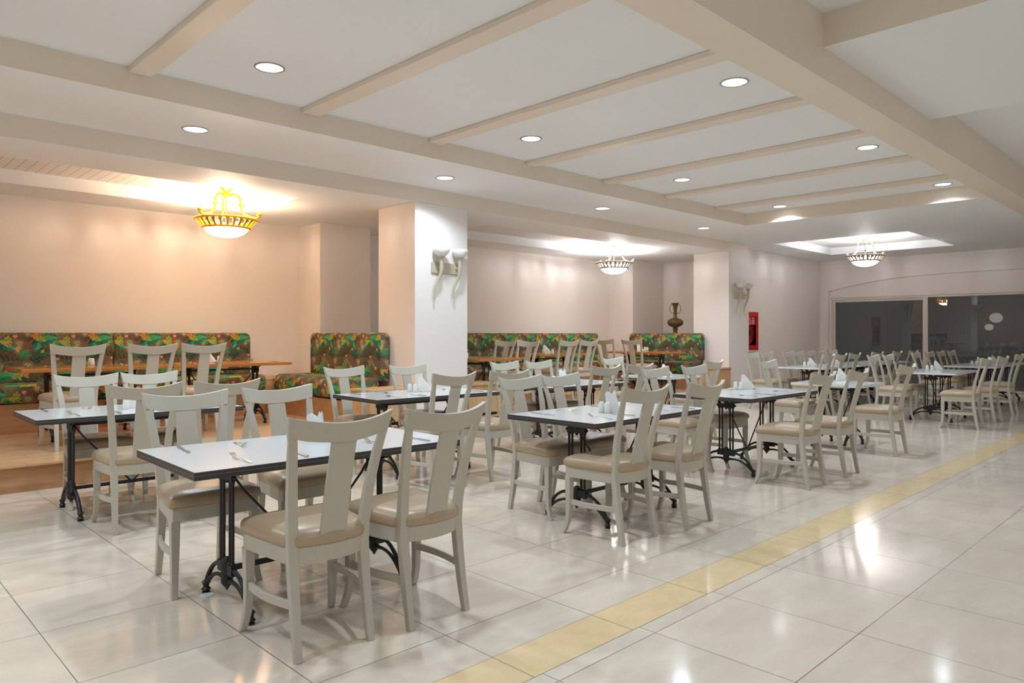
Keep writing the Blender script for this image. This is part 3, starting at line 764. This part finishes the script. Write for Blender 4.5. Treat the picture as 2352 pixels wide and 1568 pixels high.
# cutlery and table ware, each built once and copied
WARE = {}
def ware(kind, x, y, z, rz, label, cat, group):
    if kind not in WARE:
        if kind == 'fork':
            o = G()
            hw = [(-.095, .0045), (-.09, .0075), (-.06, .0065), (-.02, .004), (.025, .003), (.04, .006), (.052, .0115), (.062, .0125)]
            ks = [(-.095, .001), (-.06, .004), (-.01, .011), (.02, .012), (.045, .006), (.06, .0055), (.08, .012), (.1, .023)]
            def zf(y):
                for (ya, za), (yb, zb) in zip(ks, ks[1:]):
                    if y <= yb: return za + (zb - za) * max(0, (y - ya) / (yb - ya))
                return ks[-1][1]
            o.loft([[(-w, y_, zf(y_)), (w, y_, zf(y_)), (w, y_, zf(y_) + .0018), (-w, y_, zf(y_) + .0018)] for y_, w in hw])
            for k in (-1.5, -.5, .5, 1.5):
                xx = k * .0068
                o.loft([[(xx - .0019, y_, zf(y_)), (xx + .0019, y_, zf(y_)), (xx + .0019, y_, zf(y_) + .0018), (xx - .0019, y_, zf(y_) + .0018)] for y_ in (.060, .07, .08, .09, .1)])
            o = o.build('fork', STEEL)
        elif kind == 'spoon':
            o = G()
            def zf(y): return .0015 + .006 * max(0, math.sin((y + .095) / .19 * 3.14 * 1.15 - .5))
            o.loft([[(-w, y_, zf(y_)), (w, y_, zf(y_)), (w, y_, zf(y_) + .002), (-w, y_, zf(y_) + .002)] for y_, w in ((-.095, .0045), (-.09, .0075), (-.06, .006), (-.02, .004), (.04, .003))])
            n = 14; rr = []
            for k, dz in ((1, .007), (.8, .003), (.5, .001), (.1, 0)):
                rr.append([(.019 * k * math.cos(2 * math.pi * i / n), .066 + .030 * k * math.sin(2 * math.pi * i / n), .002 + dz) for i in range(n)])
            o.loft(rr, True, True)
            o = o.build('spoon', STEEL, smooth=True)
            s_ = o.modifiers.new('thick', 'SOLIDIFY'); s_.thickness = 0.0012
        elif kind == 'knife':
            o = thing('table_knife')
            G().loft([[(-w, y_, .0015), (w, y_, .0015), (w, y_, .0015 + h_), (-w, y_, .0015 + h_)] for y_, w, h_ in ((-.11, .006, .006), (-.105, .008, .007), (-.05, .0065, .006), (.0, .005, .005))]).build('handle', STEEL, o, bevel=0.0015)
            G().loft([[(a, y_, .002), (b, y_, .002), (b, y_, .0036), (a, y_, .0036)] for y_, a, b in ((0, -.004, .004), (.02, -.008, .007), (.07, -.009, .008), (.098, -.006, .008), (.11, .002, .006))]).build('blade', STEEL, o)
        elif kind == 'shaker':
            o = thing('salt_shaker')
            G().lathe([(.021, 0), (.024, .004), (.0215, .035), (.0185, .066), (.0165, .0735)], 18).build('body', CERAMIC, o, smooth=True, auto=60)
            G().lathe([(.0165, .0735), (.014, .0765), (.004, .0775)], 18).build('cap', CERAMIC, o, smooth=True, auto=60)
        elif kind == 'holder':
            o = thing('napkin_holder')
            G().prism(rrect(-.055, .055, -.026, .026, .02), 0, .006).build('base', CERAMIC, o, bevel=0.002)
            fan = [(-.052, .006), (.052, .006), (.05, .02), (.036, .052), (.012, .066), (-.02, .066), (-.044, .05), (-.052, .02)]
            for s in (-1, 1):
                G().loft([[(x_, s * .021 - .0025, z_) for x_, z_ in fan], [(x_, s * .021 + .0025, z_) for x_, z_ in fan]]).build('side_plate', CERAMIC, o, bevel=0.0015)
        elif kind == 'napkin':
            o = thing('paper_napkins')
            for k in range(6):
                yo = -.014 + .0056 * k; j = (k * 37 % 7 - 3) * .0025
                tri = [(-.05 + j, .008), (-.056 + j, .10), (-.046 + j, .152 - .004 * (k % 3)), (-.026 + j, .138), (.03 + j, .075), (.078 + j, .012), (.06, .008)]
                G().loft([[(x_, yo - .0019, z_) for x_, z_ in tri], [(x_, yo + .0019, z_) for x_, z_ in tri]]).build('napkin', PAPER, o)
        elif kind == 'upright_napkin':
            o = thing('paper_napkins')
            for k in range(7):
                yo = -.016 + .0054 * k; j = (k * 37 % 7 - 3) * .003
                tri = [(-.040, .008), (-.050 + j, .13), (-.042 + j, .15 - .006 * (k % 3)), (-.01 + j, .128), (.004 + j, .128), (.014 + j, .158 - .01 * (k % 2)), (.03, .09), (.05, .008)]
                G().loft([[(x_, yo - .0019, z_) for x_, z_ in tri], [(x_, yo + .0019, z_) for x_, z_ in tri]]).build('napkin', PAPER, o)
        WARE[kind] = o
        o.location = (x, y, z); o.rotation_euler = (0, 0, rz)
        tag(o, label, cat, group)
        return o
    return dup(WARE[kind], (x, y, z), rz, label, group)

def settings(cx, cy, z, rz, desc, seats, fork='fork', dx=0.28):
    """seats: list of (which, long axis offset, side) ; which is written in the labels"""
    a = rz * D2R; ca, sa = math.cos(a), math.sin(a)
    P = lambda lx, ly: (cx + lx * ca - ly * sa, cy + lx * sa + ly * ca)
    for which, lx, side, in seats:
        hx = .165 if side < 0 else -.165      # the diner's right hand
        fx, fy = P(lx - hx * .62, side * .235 + random.uniform(-.02, .02))
        kx, ky = P(lx + hx, side * .235 + random.uniform(-.03, .03))
        base = a + (0 if side < 0 else math.pi)
        ware(fork, fx, fy, z, base + random.uniform(-.12, .16), '%s at %s of the %s' % (fork, which, desc), fork, 'cutlery laid on the tables')
        ware('knife', kx, ky, z, base + random.uniform(-.1, .1), 'knife at %s of the %s' % (which, desc), 'knife', 'cutlery laid on the tables')
def condiments(x, y, z, rz, desc, shakers=((-.13, -.02), (-.085, -.055)), nap='napkin', hold=True):
    a = rz
    P = lambda lx, ly: (x + lx * math.cos(a) - ly * math.sin(a), y + lx * math.sin(a) + ly * math.cos(a))
    if hold: ware('holder', x, y, z, a, 'white napkin holder on the %s' % desc, 'napkin holder', 'table centrepieces')
    if nap: ware(nap, x, y, z, a, 'paper napkins upright on the %s' % desc, 'napkins', 'table centrepieces')
    for i, (lx, ly) in enumerate(shakers):
        px_, py_ = P(lx, ly)
        w = 'white shaker on the %s' % desc if len(shakers) == 1 else ('%s white shaker on the %s' % (('outer', 'inner')[i], desc))
        ware('shaker', px_, py_, z, 0, w, 'shaker', 'table centrepieces')

VR = (45.6 - 90) * D2R          # turned square to the room's diagonal
four = [('near left', -.33, -1), ('near right', .36, -1), ('far left', -.36, 1), ('far right', .33, 1)]
two = [('near', 0.05, -1), ('far', -0.05, 1)]
TZ = 0.7332
# name: style, x, y, rz, description
T = [
 ('T1', 'dark', 1.83, 3.385, -1.6, 'nearest white table'),
 ('T2', 'dark', 4.235, 3.275, 0.5, 'second white table of the front row'),
 ('T3', 'dark', 6.555, 3.42, 0.0, 'third white table of the front row'),
 ('TL', 'dark', 1.765, 5.94, -1.0, 'white table by the platform step'),
 ('TB2', 'dark', 4.195, 5.58, -2.5, 'white table before the near pillar'),
 ('TB3', 'dark', 6.25, 5.50, -1.0, 'white table before the right alcove'),
 ('T5', 'light', 12.40, 3.33, 1.0, 'pale table in open floor past the square one'),
 ('T6', 'light', 15.22, 3.43, 0.5, 'pale table nearer the right dark window'),
 ('T7', 'light', 16.66, 3.43, 0.0, 'last pale table against the right dark window'),
 ('TC1', 'light', 12.66, 5.30, 0.0, 'pale back table beside the red cabinet wall'),
 ('TC2', 'light', 14.22, 5.30, 0.0, 'middle pale table under the recessed chandelier'),
 ('TC3', 'light', 15.64, 5.30, 0.0, 'pale back table nearest the window corner'),
]
for key, st, x, y, rz, desc in T:
    lab = {'dark': '%s, white top with dark edge on black iron legs', 'light': '%s, pale edge on black iron legs'}[st] % desc
    table(st, x, y, rz, lab, 0, group='cafe tables on the marble floor')
    settings(x, y, TZ, rz, desc, four, 'spoon' if key in ('TB2', 'T3') else 'fork')
for key, x, y, rz, desc in (('T4', 8.615, 3.36, 90, 'small square table in the front row'), ('TB4', 8.37, 5.64, 90, 'small square table by the far pillar')):
    table('light', x, y, rz, '%s with white top on black iron legs' % desc, 0, L=0.79, W=0.78, xf=0.18, group='cafe tables on the marble floor')
    settings(x, y, TZ, 0, desc, two)
DESC = {k: d for k, _, _, _, _, d in T}
DESC['T4'] = 'small square table in the front row'; DESC['TB4'] = 'small square table by the far pillar'
condiments(1.93, 3.44, TZ, -.5, DESC['T1'], (), 'upright_napkin')
condiments(4.17, 3.22, TZ, VR + .15, DESC['T2'], ((-.085, .0), (-.055, -.055)), 'upright_napkin')
condiments(6.90, 3.60, TZ, VR, DESC['T3'], ((-.12, -.005), (-.078, -.045)))
condiments(1.80, 5.97, TZ, -.5, DESC['TL'], ((-.05, -.09),), 'upright_napkin')
condiments(4.33, 5.66, TZ, VR, DESC['TB2'], ((-.14, -.02), (-.085, -.05)))
condiments(6.32, 5.60, TZ, VR, DESC['TB3'], ((-.12, -.03),), 'upright_napkin')
condiments(9.0, 3.50 - .05, TZ, VR, DESC['T4'], ((-.13, .0), (-.08, -.04)))
condiments(8.53, 5.66, TZ, VR, DESC['TB4'], ((-.14, .02), (-.08, -.02)))
condiments(12.66, 3.40, TZ, VR, DESC['T5'], ((-.15, .03), (-.10, -.01)))
condiments(12.60, 5.35, TZ, VR, DESC['TC1'], ((-.13, .02), (-.08, -.03)))
condiments(13.62, 5.34, TZ, VR, DESC['TC2'], ((-.13, .02), (-.08, -.03)))
condiments(15.75, 5.34, TZ, VR, DESC['TC3'], ((-.13, .02),))
condiments(15.30, 3.42, TZ, VR, DESC['T6'], ((-.14, .02), (-.09, -.03)))
condiments(16.50, 3.45, TZ, VR, DESC['T7'], ((-.14, .02),))
# the folded paper under the nearest table's foot
foot_x, foot_y = 1.83 - .405, 3.385 + .27
g = G(); g.prism([(-.038, -.012), (-.015, -.032), (.022, -.028), (.038, .0), (.02, .024), (-.02, .026)], 0.0005, .004)
p_ = g.build('folded_paper', PAPER, loc=(foot_x - .006, foot_y - .03, 0)); tag(p_, 'scrap of folded white paper under the nearest table foot', 'paper')

# chairs on the marble floor: x, y of top rail ends, turn, label
C = [
 (1.545, 2.565, -3, 'near left', 'T1'), (2.055, 2.52, 2, 'near right', 'T1'), (1.52, 4.17, 177, 'far left', 'T1'), (2.085, 4.21, 180, 'far right', 'T1'),
 (3.73, 2.62, -2, 'near left', 'T2'), (4.34, 2.56, 2, 'near right', 'T2'), (3.90, 3.90, 181, 'far left', 'T2'), (4.38, 3.92, 180, 'far right', 'T2'),
 (6.11, 2.50, 0, 'near left', 'T3'), (6.88, 2.50, 2, 'near right', 'T3'), (5.91, 4.05, 180, 'far left', 'T3'), (6.59, 4.03, 180, 'far right', 'T3'),
 (1.58, 5.06, -5, 'near left', 'TL'), (2.12, 5.04, -3, 'near right', 'TL'), (1.61, 6.56, 178, 'far left', 'TL'), (2.09, 6.57, 182, 'far right', 'TL'),
 (3.85, 4.62, 0, 'near left', 'TB2'), (4.47, 4.60, -2, 'near right', 'TB2'), (3.81, 6.28, 182, 'far left', 'TB2'), (4.51, 6.18, 178, 'far right', 'TB2'),
 (5.87, 4.62, 0, 'near left', 'TB3'), (6.41, 4.58, 0, 'near right', 'TB3'), (5.87, 6.13, 181, 'far left', 'TB3'), (6.40, 6.08, 180, 'far right', 'TB3'),
 (8.40, 2.55, 0, 'near', 'T4'), (8.45, 4.14, 181, 'far', 'T4'),
 (8.00, 4.62, 2, 'near', 'TB4'), (7.97, 6.165, 180, 'far', 'TB4'),
 (11.45, 2.50, 2, 'outer near', 'T5'), (12.45, 2.50, -2, 'near', 'T5'), (11.68, 4.02, 180, 'outer far', 'T5'), (12.26, 4.00, 181, 'far', 'T5'),
 (13.95, 2.58, 0, 'outer near', 'T6'), (13.79, 4.05, 182, 'outer far', 'T6'), (14.68, 4.08, 180, 'left far', 'T6'), (15.29, 4.06, 181, 'right far', 'T6'), (15.95, 4.05, 180, 'far', 'T7'),
 (11.62, 4.68, 2, 'outer near', 'TC1'), (12.18, 4.70, 0, 'left near', 'TC1'), (12.68, 4.66, 0, 'right near', 'TC1'), (13.71, 4.65, -3, 'near', 'TC2'), (14.66, 4.62, 0, 'right near', 'TC2'), (15.52, 4.60, 0, 'near', 'TC3'),
 (11.88, 6.12, 178, 'outer far', 'TC1'), (12.38, 6.08, 182, 'left far', 'TC1'), (12.93, 5.94, 180, 'middle far', 'TC1'), (13.405, 5.96, 180, 'right far', 'TC1'), (13.875, 5.94, 180, 'left far', 'TC2'), (14.35, 5.92, 180, 'right far', 'TC2'), (14.89, 5.92, 180, 'far', 'TC3'),
]
for x, y, r, which, key in C:
    chair(x, y, r, 'grey chair, %s side of the %s' % (which, DESC[key]))

# ================================================================== THE PLATFORM FURNITURE
WT = [(2.14, 8.545, 0, 'left', 'honey wood table end nearest the left frame edge'), (3.53, 8.545, 0, 'second', 'honey wood table joined on under the gilded chandelier'),
      (6.83, 7.90, 90, 'corner', 'honey wood table just right of the near pillar'), (9.20, 8.45, 0, 'middle', 'honey wood table along the right alcove bench'),
      (11.60, 8.20, 90, 'end', 'honey wood table before the far perpendicular bench')]
WD = {}
for x, y, r, k, lab in WT:
    table('wood', x, y, r, lab + ', black iron legs', PZ, group='honey wood tables on the platform', name='wooden_table')
    WD[k] = lab
PT = PZ + TZ
sh = {'left': 'wood table at the left frame edge', 'second': 'wood table under the gilded chandelier', 'corner': 'wood table beside the near pillar', 'middle': 'wood table along the right bench', 'end': 'wood table before the far side bench'}
settings(2.14, 8.545, PT, 0, sh['left'], four); settings(3.53, 8.545, PT, 0, sh['second'], four)
settings(6.83, 7.90, PT, 90, sh['corner'], [('near right', -.36, -1)]); settings(9.20, 8.45, PT, 0, sh['middle'], four)
settings(11.60, 8.20, PT, 90, sh['end'], [('near left', -.30, 1), ('far left', .30, 1)])
condiments(2.26, 8.66, PT, VR, sh['left'], ((-.13, .03), (-.08, -.02)), None, False)
condiments(3.40, 8.60, PT, VR, sh['second'], ((.10, .03),))
condiments(9.10, 8.45, PT, VR, sh['middle'], ((-.06, .04), (.10, .02)))
condiments(11.72, 8.38, PT, VR, sh['end'], ((.10, .0), (.15, .03)))
condiments(6.70, 7.62, PT, VR, sh['corner'], ((-.10, .0),), None, False)
for x, y, r, lab in ((1.79, 7.56, 0, 'first platform chair from the left, backed to the marble floor'), (2.435, 7.56, 0, 'second platform chair from the left at the honey wood table'), (2.935, 7.56, 0, 'third platform chair from the left, under the gilded chandelier'),
                     (7.82, 8.14, 90, 'farther of two platform chairs right of the near pillar'), (7.82, 7.64, 90, 'nearer of two platform chairs right of the near pillar'),
                     (8.66, 7.56, 0, 'left of two platform chairs at the right alcove bench table'), (9.16, 7.56, 0, 'right of two platform chairs at the right alcove bench table'),
                     (10.82, 8.56, -90, 'farther platform chair facing the far perpendicular bench'), (10.82, 7.93, -90, 'nearer platform chair facing the far perpendicular bench')):
    chair(x, y, r, lab + ', pale grey', PZ, 'pale grey chairs on the platform')

def cushion_prism(poly, axis, a0, a1, name, parent, bev, uv=True):
    g = G()
    if axis == 'y': g.loft([[(x, a0, z) for x, z in poly], [(x, a1, z) for x, z in poly]])
    else: g.loft([[(a0, y, z) for y, z in poly], [(a1, y, z) for y, z in poly]])
    return g.build(name, FABRIC, parent, smooth=True, bevel=bev, seg=4, uv=uv, auto=60)
def bench_long(x0, x1, label, left_round, right_round, grp):
    """bench against the back wall, facing -Y"""
    t = thing('banquette', label, 'bench', (0, 0, 0), 0, grp)
    G().box(x0 + .003, x1 - .003, 9.23, 9.94, PZ, .545).build('base', OAK, t)
    G().box(x0 + .002, x1 - .002, 9.80, 9.985, .546, .74).build('back_box', OAK, t)
    cushion_prism(rrect(9.19, 9.795, .547, .752, .075, 6, (0, 1, 1, 0)), 'x', x0 + .002, x1 - .002, 'seat_cushion', t, .012)
    cushion_prism(rrect(x0 + .002, x1 - .002, .742, 1.315, .075, 6, (right_round, left_round, 0, 0)), 'y', 9.65, 9.985, 'back_cushion', t, .028)
    return t
B1 = 'patterned banquettes in the left alcove'; B2 = 'patterned banquettes in the right alcove'
bench_long(-1.10, 0.78, 'tropical leaf banquette farthest left along the back wall, partly outside the photo', 1, 1, B1)
bench_long(0.78, 2.66, 'tropical leaf banquette along the back wall behind the first wood table', 1, 1, B1)
bench_long(2.66, 4.385, 'tropical leaf banquette ending near the peach corner of the left alcove', 1, 1, B1)
bench_long(6.50, 8.29, 'tropical leaf banquette on the back wall just right of the near pillar', 1, 1, B2)
bench_long(8.29, 10.09, 'middle tropical leaf banquette on the right alcove back wall', 1, 1, B2)
bench_long(10.09, 12.01, 'tropical leaf banquette on the back wall ending before the bronze vase', 1, 1, B2)
def bench_side(x0, label, grp):
    """bench facing -X against the pillar's side"""
    t = thing('banquette', label, 'bench', (0, 0, 0), 0, grp)
    ya, yb = 7.56, 9.30
    G().box(x0 + .03, x0 + .66, ya, yb, PZ, .50).build('base', OAK, t)
    cushion_prism(rrect(x0 - .01, x0 + .535, .502, .752, .09, 6, (0, 1, 1, 0)), 'y', ya, yb, 'seat_cushion', t, .03, 'y')
    cushion_prism(rrect(ya - .01, yb + .01, .70, 1.315, .085, 6, (1, 1, 0, 0)), 'x', x0 + .54, x0 + .682, 'back_cushion', t, .028)
    return t
bench_side(4.55, 'tropical leaf banquette set crosswise against the near pillar', B1)
bench_side(12.07, 'tropical leaf banquette set crosswise in front of the bronze vase', B2)
# low wooden ledge units beside the pillars
def ledge(x0, x1, label, o0=.012, o1=.012):
    t = thing('ledge_unit', label, 'cabinet', (0, 0, 0), 0, 'low wooden ledge units beside the pillars')
    G().box(x0, x1, 6.995, 7.43, .268, .628).build('body', OAKV, t, bevel=.002)
    G().box(x0 + .03, x1 - .03, 7.03, 7.41, PZ, .267).build('plinth', BLACK, t)
    G().box(x0 - o0, x1 + o1, 6.975, 7.44, .629, .655).build('top_board', OAKV, t, bevel=.003)
    return t
ledge(4.57, 5.232, 'low oak ledge unit at the left foot of the near pillar', .012, 0)
ledge(6.095, 6.62, 'low oak ledge unit at the right foot of the near pillar', 0, .012)
ledge(12.10, 12.75, 'low oak ledge unit at the left foot of the far pillar', .012, 0)
for x0, x1, lab in ((4.40, 5.20, 'small oak corner unit between the two left alcove banquettes'), (12.03, 12.74, 'small oak corner unit between the two right alcove banquettes')):
    t = thing('corner_unit', lab, 'cabinet', (0, 0, 0), 0, 'small oak corner units')
    G().box(x0, x1, 9.33, 9.985, PZ, .67).build('body', OAKV, t, bevel=.002)
    G().box(x0 - .005, x1 + .005, 9.325, 9.985, .671, .695).build('top_board', OAKV, t, bevel=.003)
# bronze vase standing on a plain wooden pedestal behind the crosswise bench
t = thing('pedestal', 'oak pedestal under the bronze vase behind the crosswise banquette', 'pedestal', (13.05, 8.42, 0))
G().box(-.25, .25, -.3, .3, 0, 1.20).build('body', OAKV, t, bevel=.003)
G().box(-.262, .262, -.312, .312, 1.201, 1.225).build('top_board', OAKV, t, bevel=.003)
t = thing('vase', 'tall bronze vase with two ring handles behind the far crosswise banquette', 'vase', (13.03, 8.42, 1.2255))
vp = [(.10, 0), (.105, .012), (.095, .03), (.06, .07), (.042, .11), (.04, .15), (.050, .158), (.058, .172), (.05, .188), (.04, .196), (.048, .205), (.09, .228), (.13, .245), (.16, .285), (.165, .325), (.15, .36), (.11, .385), (.06, .40), (.036, .42), (.033, .47), (.034, .52), (.036, .58), (.044, .64), (.06, .69), (.068, .706), (.086, .716), (.084, .722), (.05, .722)]
G().lathe(vp, 32).build('body', BRONZE, t, smooth=True, auto=60)
va = 45.6 * D2R
for s in (-1, 1):
    g = G(); pts = []
    ux, uy = math.sin(va) * s, -math.cos(va) * s
    pts = [((.058 + .058 * math.cos(b)) * ux, (.058 + .058 * math.cos(b)) * uy, .60 + .095 * math.sin(b)) for b in [(-118 + 236 * i / 20) * D2R for i in range(21)]]
    g.tube(pts, .006, 8); g.build('ring_handle', BRONZE, t, smooth=True)

# ---- fire hose cabinet in the wall
t = thing('fire_hose_cabinet', 'red fire hose cabinet set in the wall right of the far pillar', 'fire hose cabinet', (14.4425, 7.45, 0.95))
g = G(); hw, hh, fw = .312, .82, .105
g.box(-hw, -hw + fw, -.012, .0, .0, hh).box(hw - fw, hw, -.012, .0, .0, hh).box(-hw + fw, hw - fw, -.012, .0, .0, fw).box(-hw + fw, hw - fw, -.012, .0, hh - fw, hh)
g.build('door_frame', RED, t, bevel=.002)
g = G()
g.box(-.305, .305, .18, .19, .005, hh - .005).box(-.305, -.298, .001, .18, .005, hh - .005).box(.298, .305, .001, .18, .005, hh - .005).box(-.298, .298, .001, .18, .005, .012).box(-.298, .298, .001, .18, hh - .012, hh - .005)
g.build('case', BLACK, t)
def disc(name, r, y0, y1, m, cx=0, cz=.38):
    n = 36
    G().loft([[(cx + r * math.cos(2 * math.pi * i / n), y, cz + r * math.sin(2 * math.pi * i / n)) for i in range(n)] for y in (y0, y1)]).build(name, m, t)
disc('hose_reel', .255, .05, .13, DEEPRED); disc('reel_hub', .07, .035, .05, BLACK)
G().box(-.19, .185, -.003, .0008, hh - .275, hh - .105).build('sign_plate', SIGNRED, t)
G().box(-.02, .165, -.0045, -.0031, hh - .165, hh - .115).build('sign_band', DEEPRED, t)
def words(txt, x, z, size):
    cu = bpy.data.curves.new('lettering', 'FONT'); cu.body = txt; cu.size = size; cu.extrude = .0006; cu.align_x = 'CENTER'
    tmp = bpy.data.objects.new('lettering', cu); me = bpy.data.meshes.new_from_object(tmp); bpy.data.objects.remove(tmp)
    o = bpy.data.objects.new('lettering', me); COL.objects.link(o); o.parent = t
    o.location = (x, -.0052, z); o.rotation_euler = (90 * D2R, 0, 0); me.materials.clear(); me.materials.append(SIGNWHITE)
words('FIRE', .075, hh - .158, .05); words('HOSE', .075, hh - .208, .05); words('REEL', .075, hh - .258, .05)
g = G(); g.box(-.06, -.045, -.0045, -.0031, hh - .262, hh - .12).box(-.16, -.075, -.0045, -.0031, hh - .262, hh - .25).box(-.16, -.145, -.0045, -.0031, hh - .25, hh - .12)
g.build('sign_symbol', SIGNWHITE, t)
G().box(-hw, hw, -.014, -.0005, -.035, -.008).build('sill_strip', FRAME, t)

bpy.context.view_layer.update()
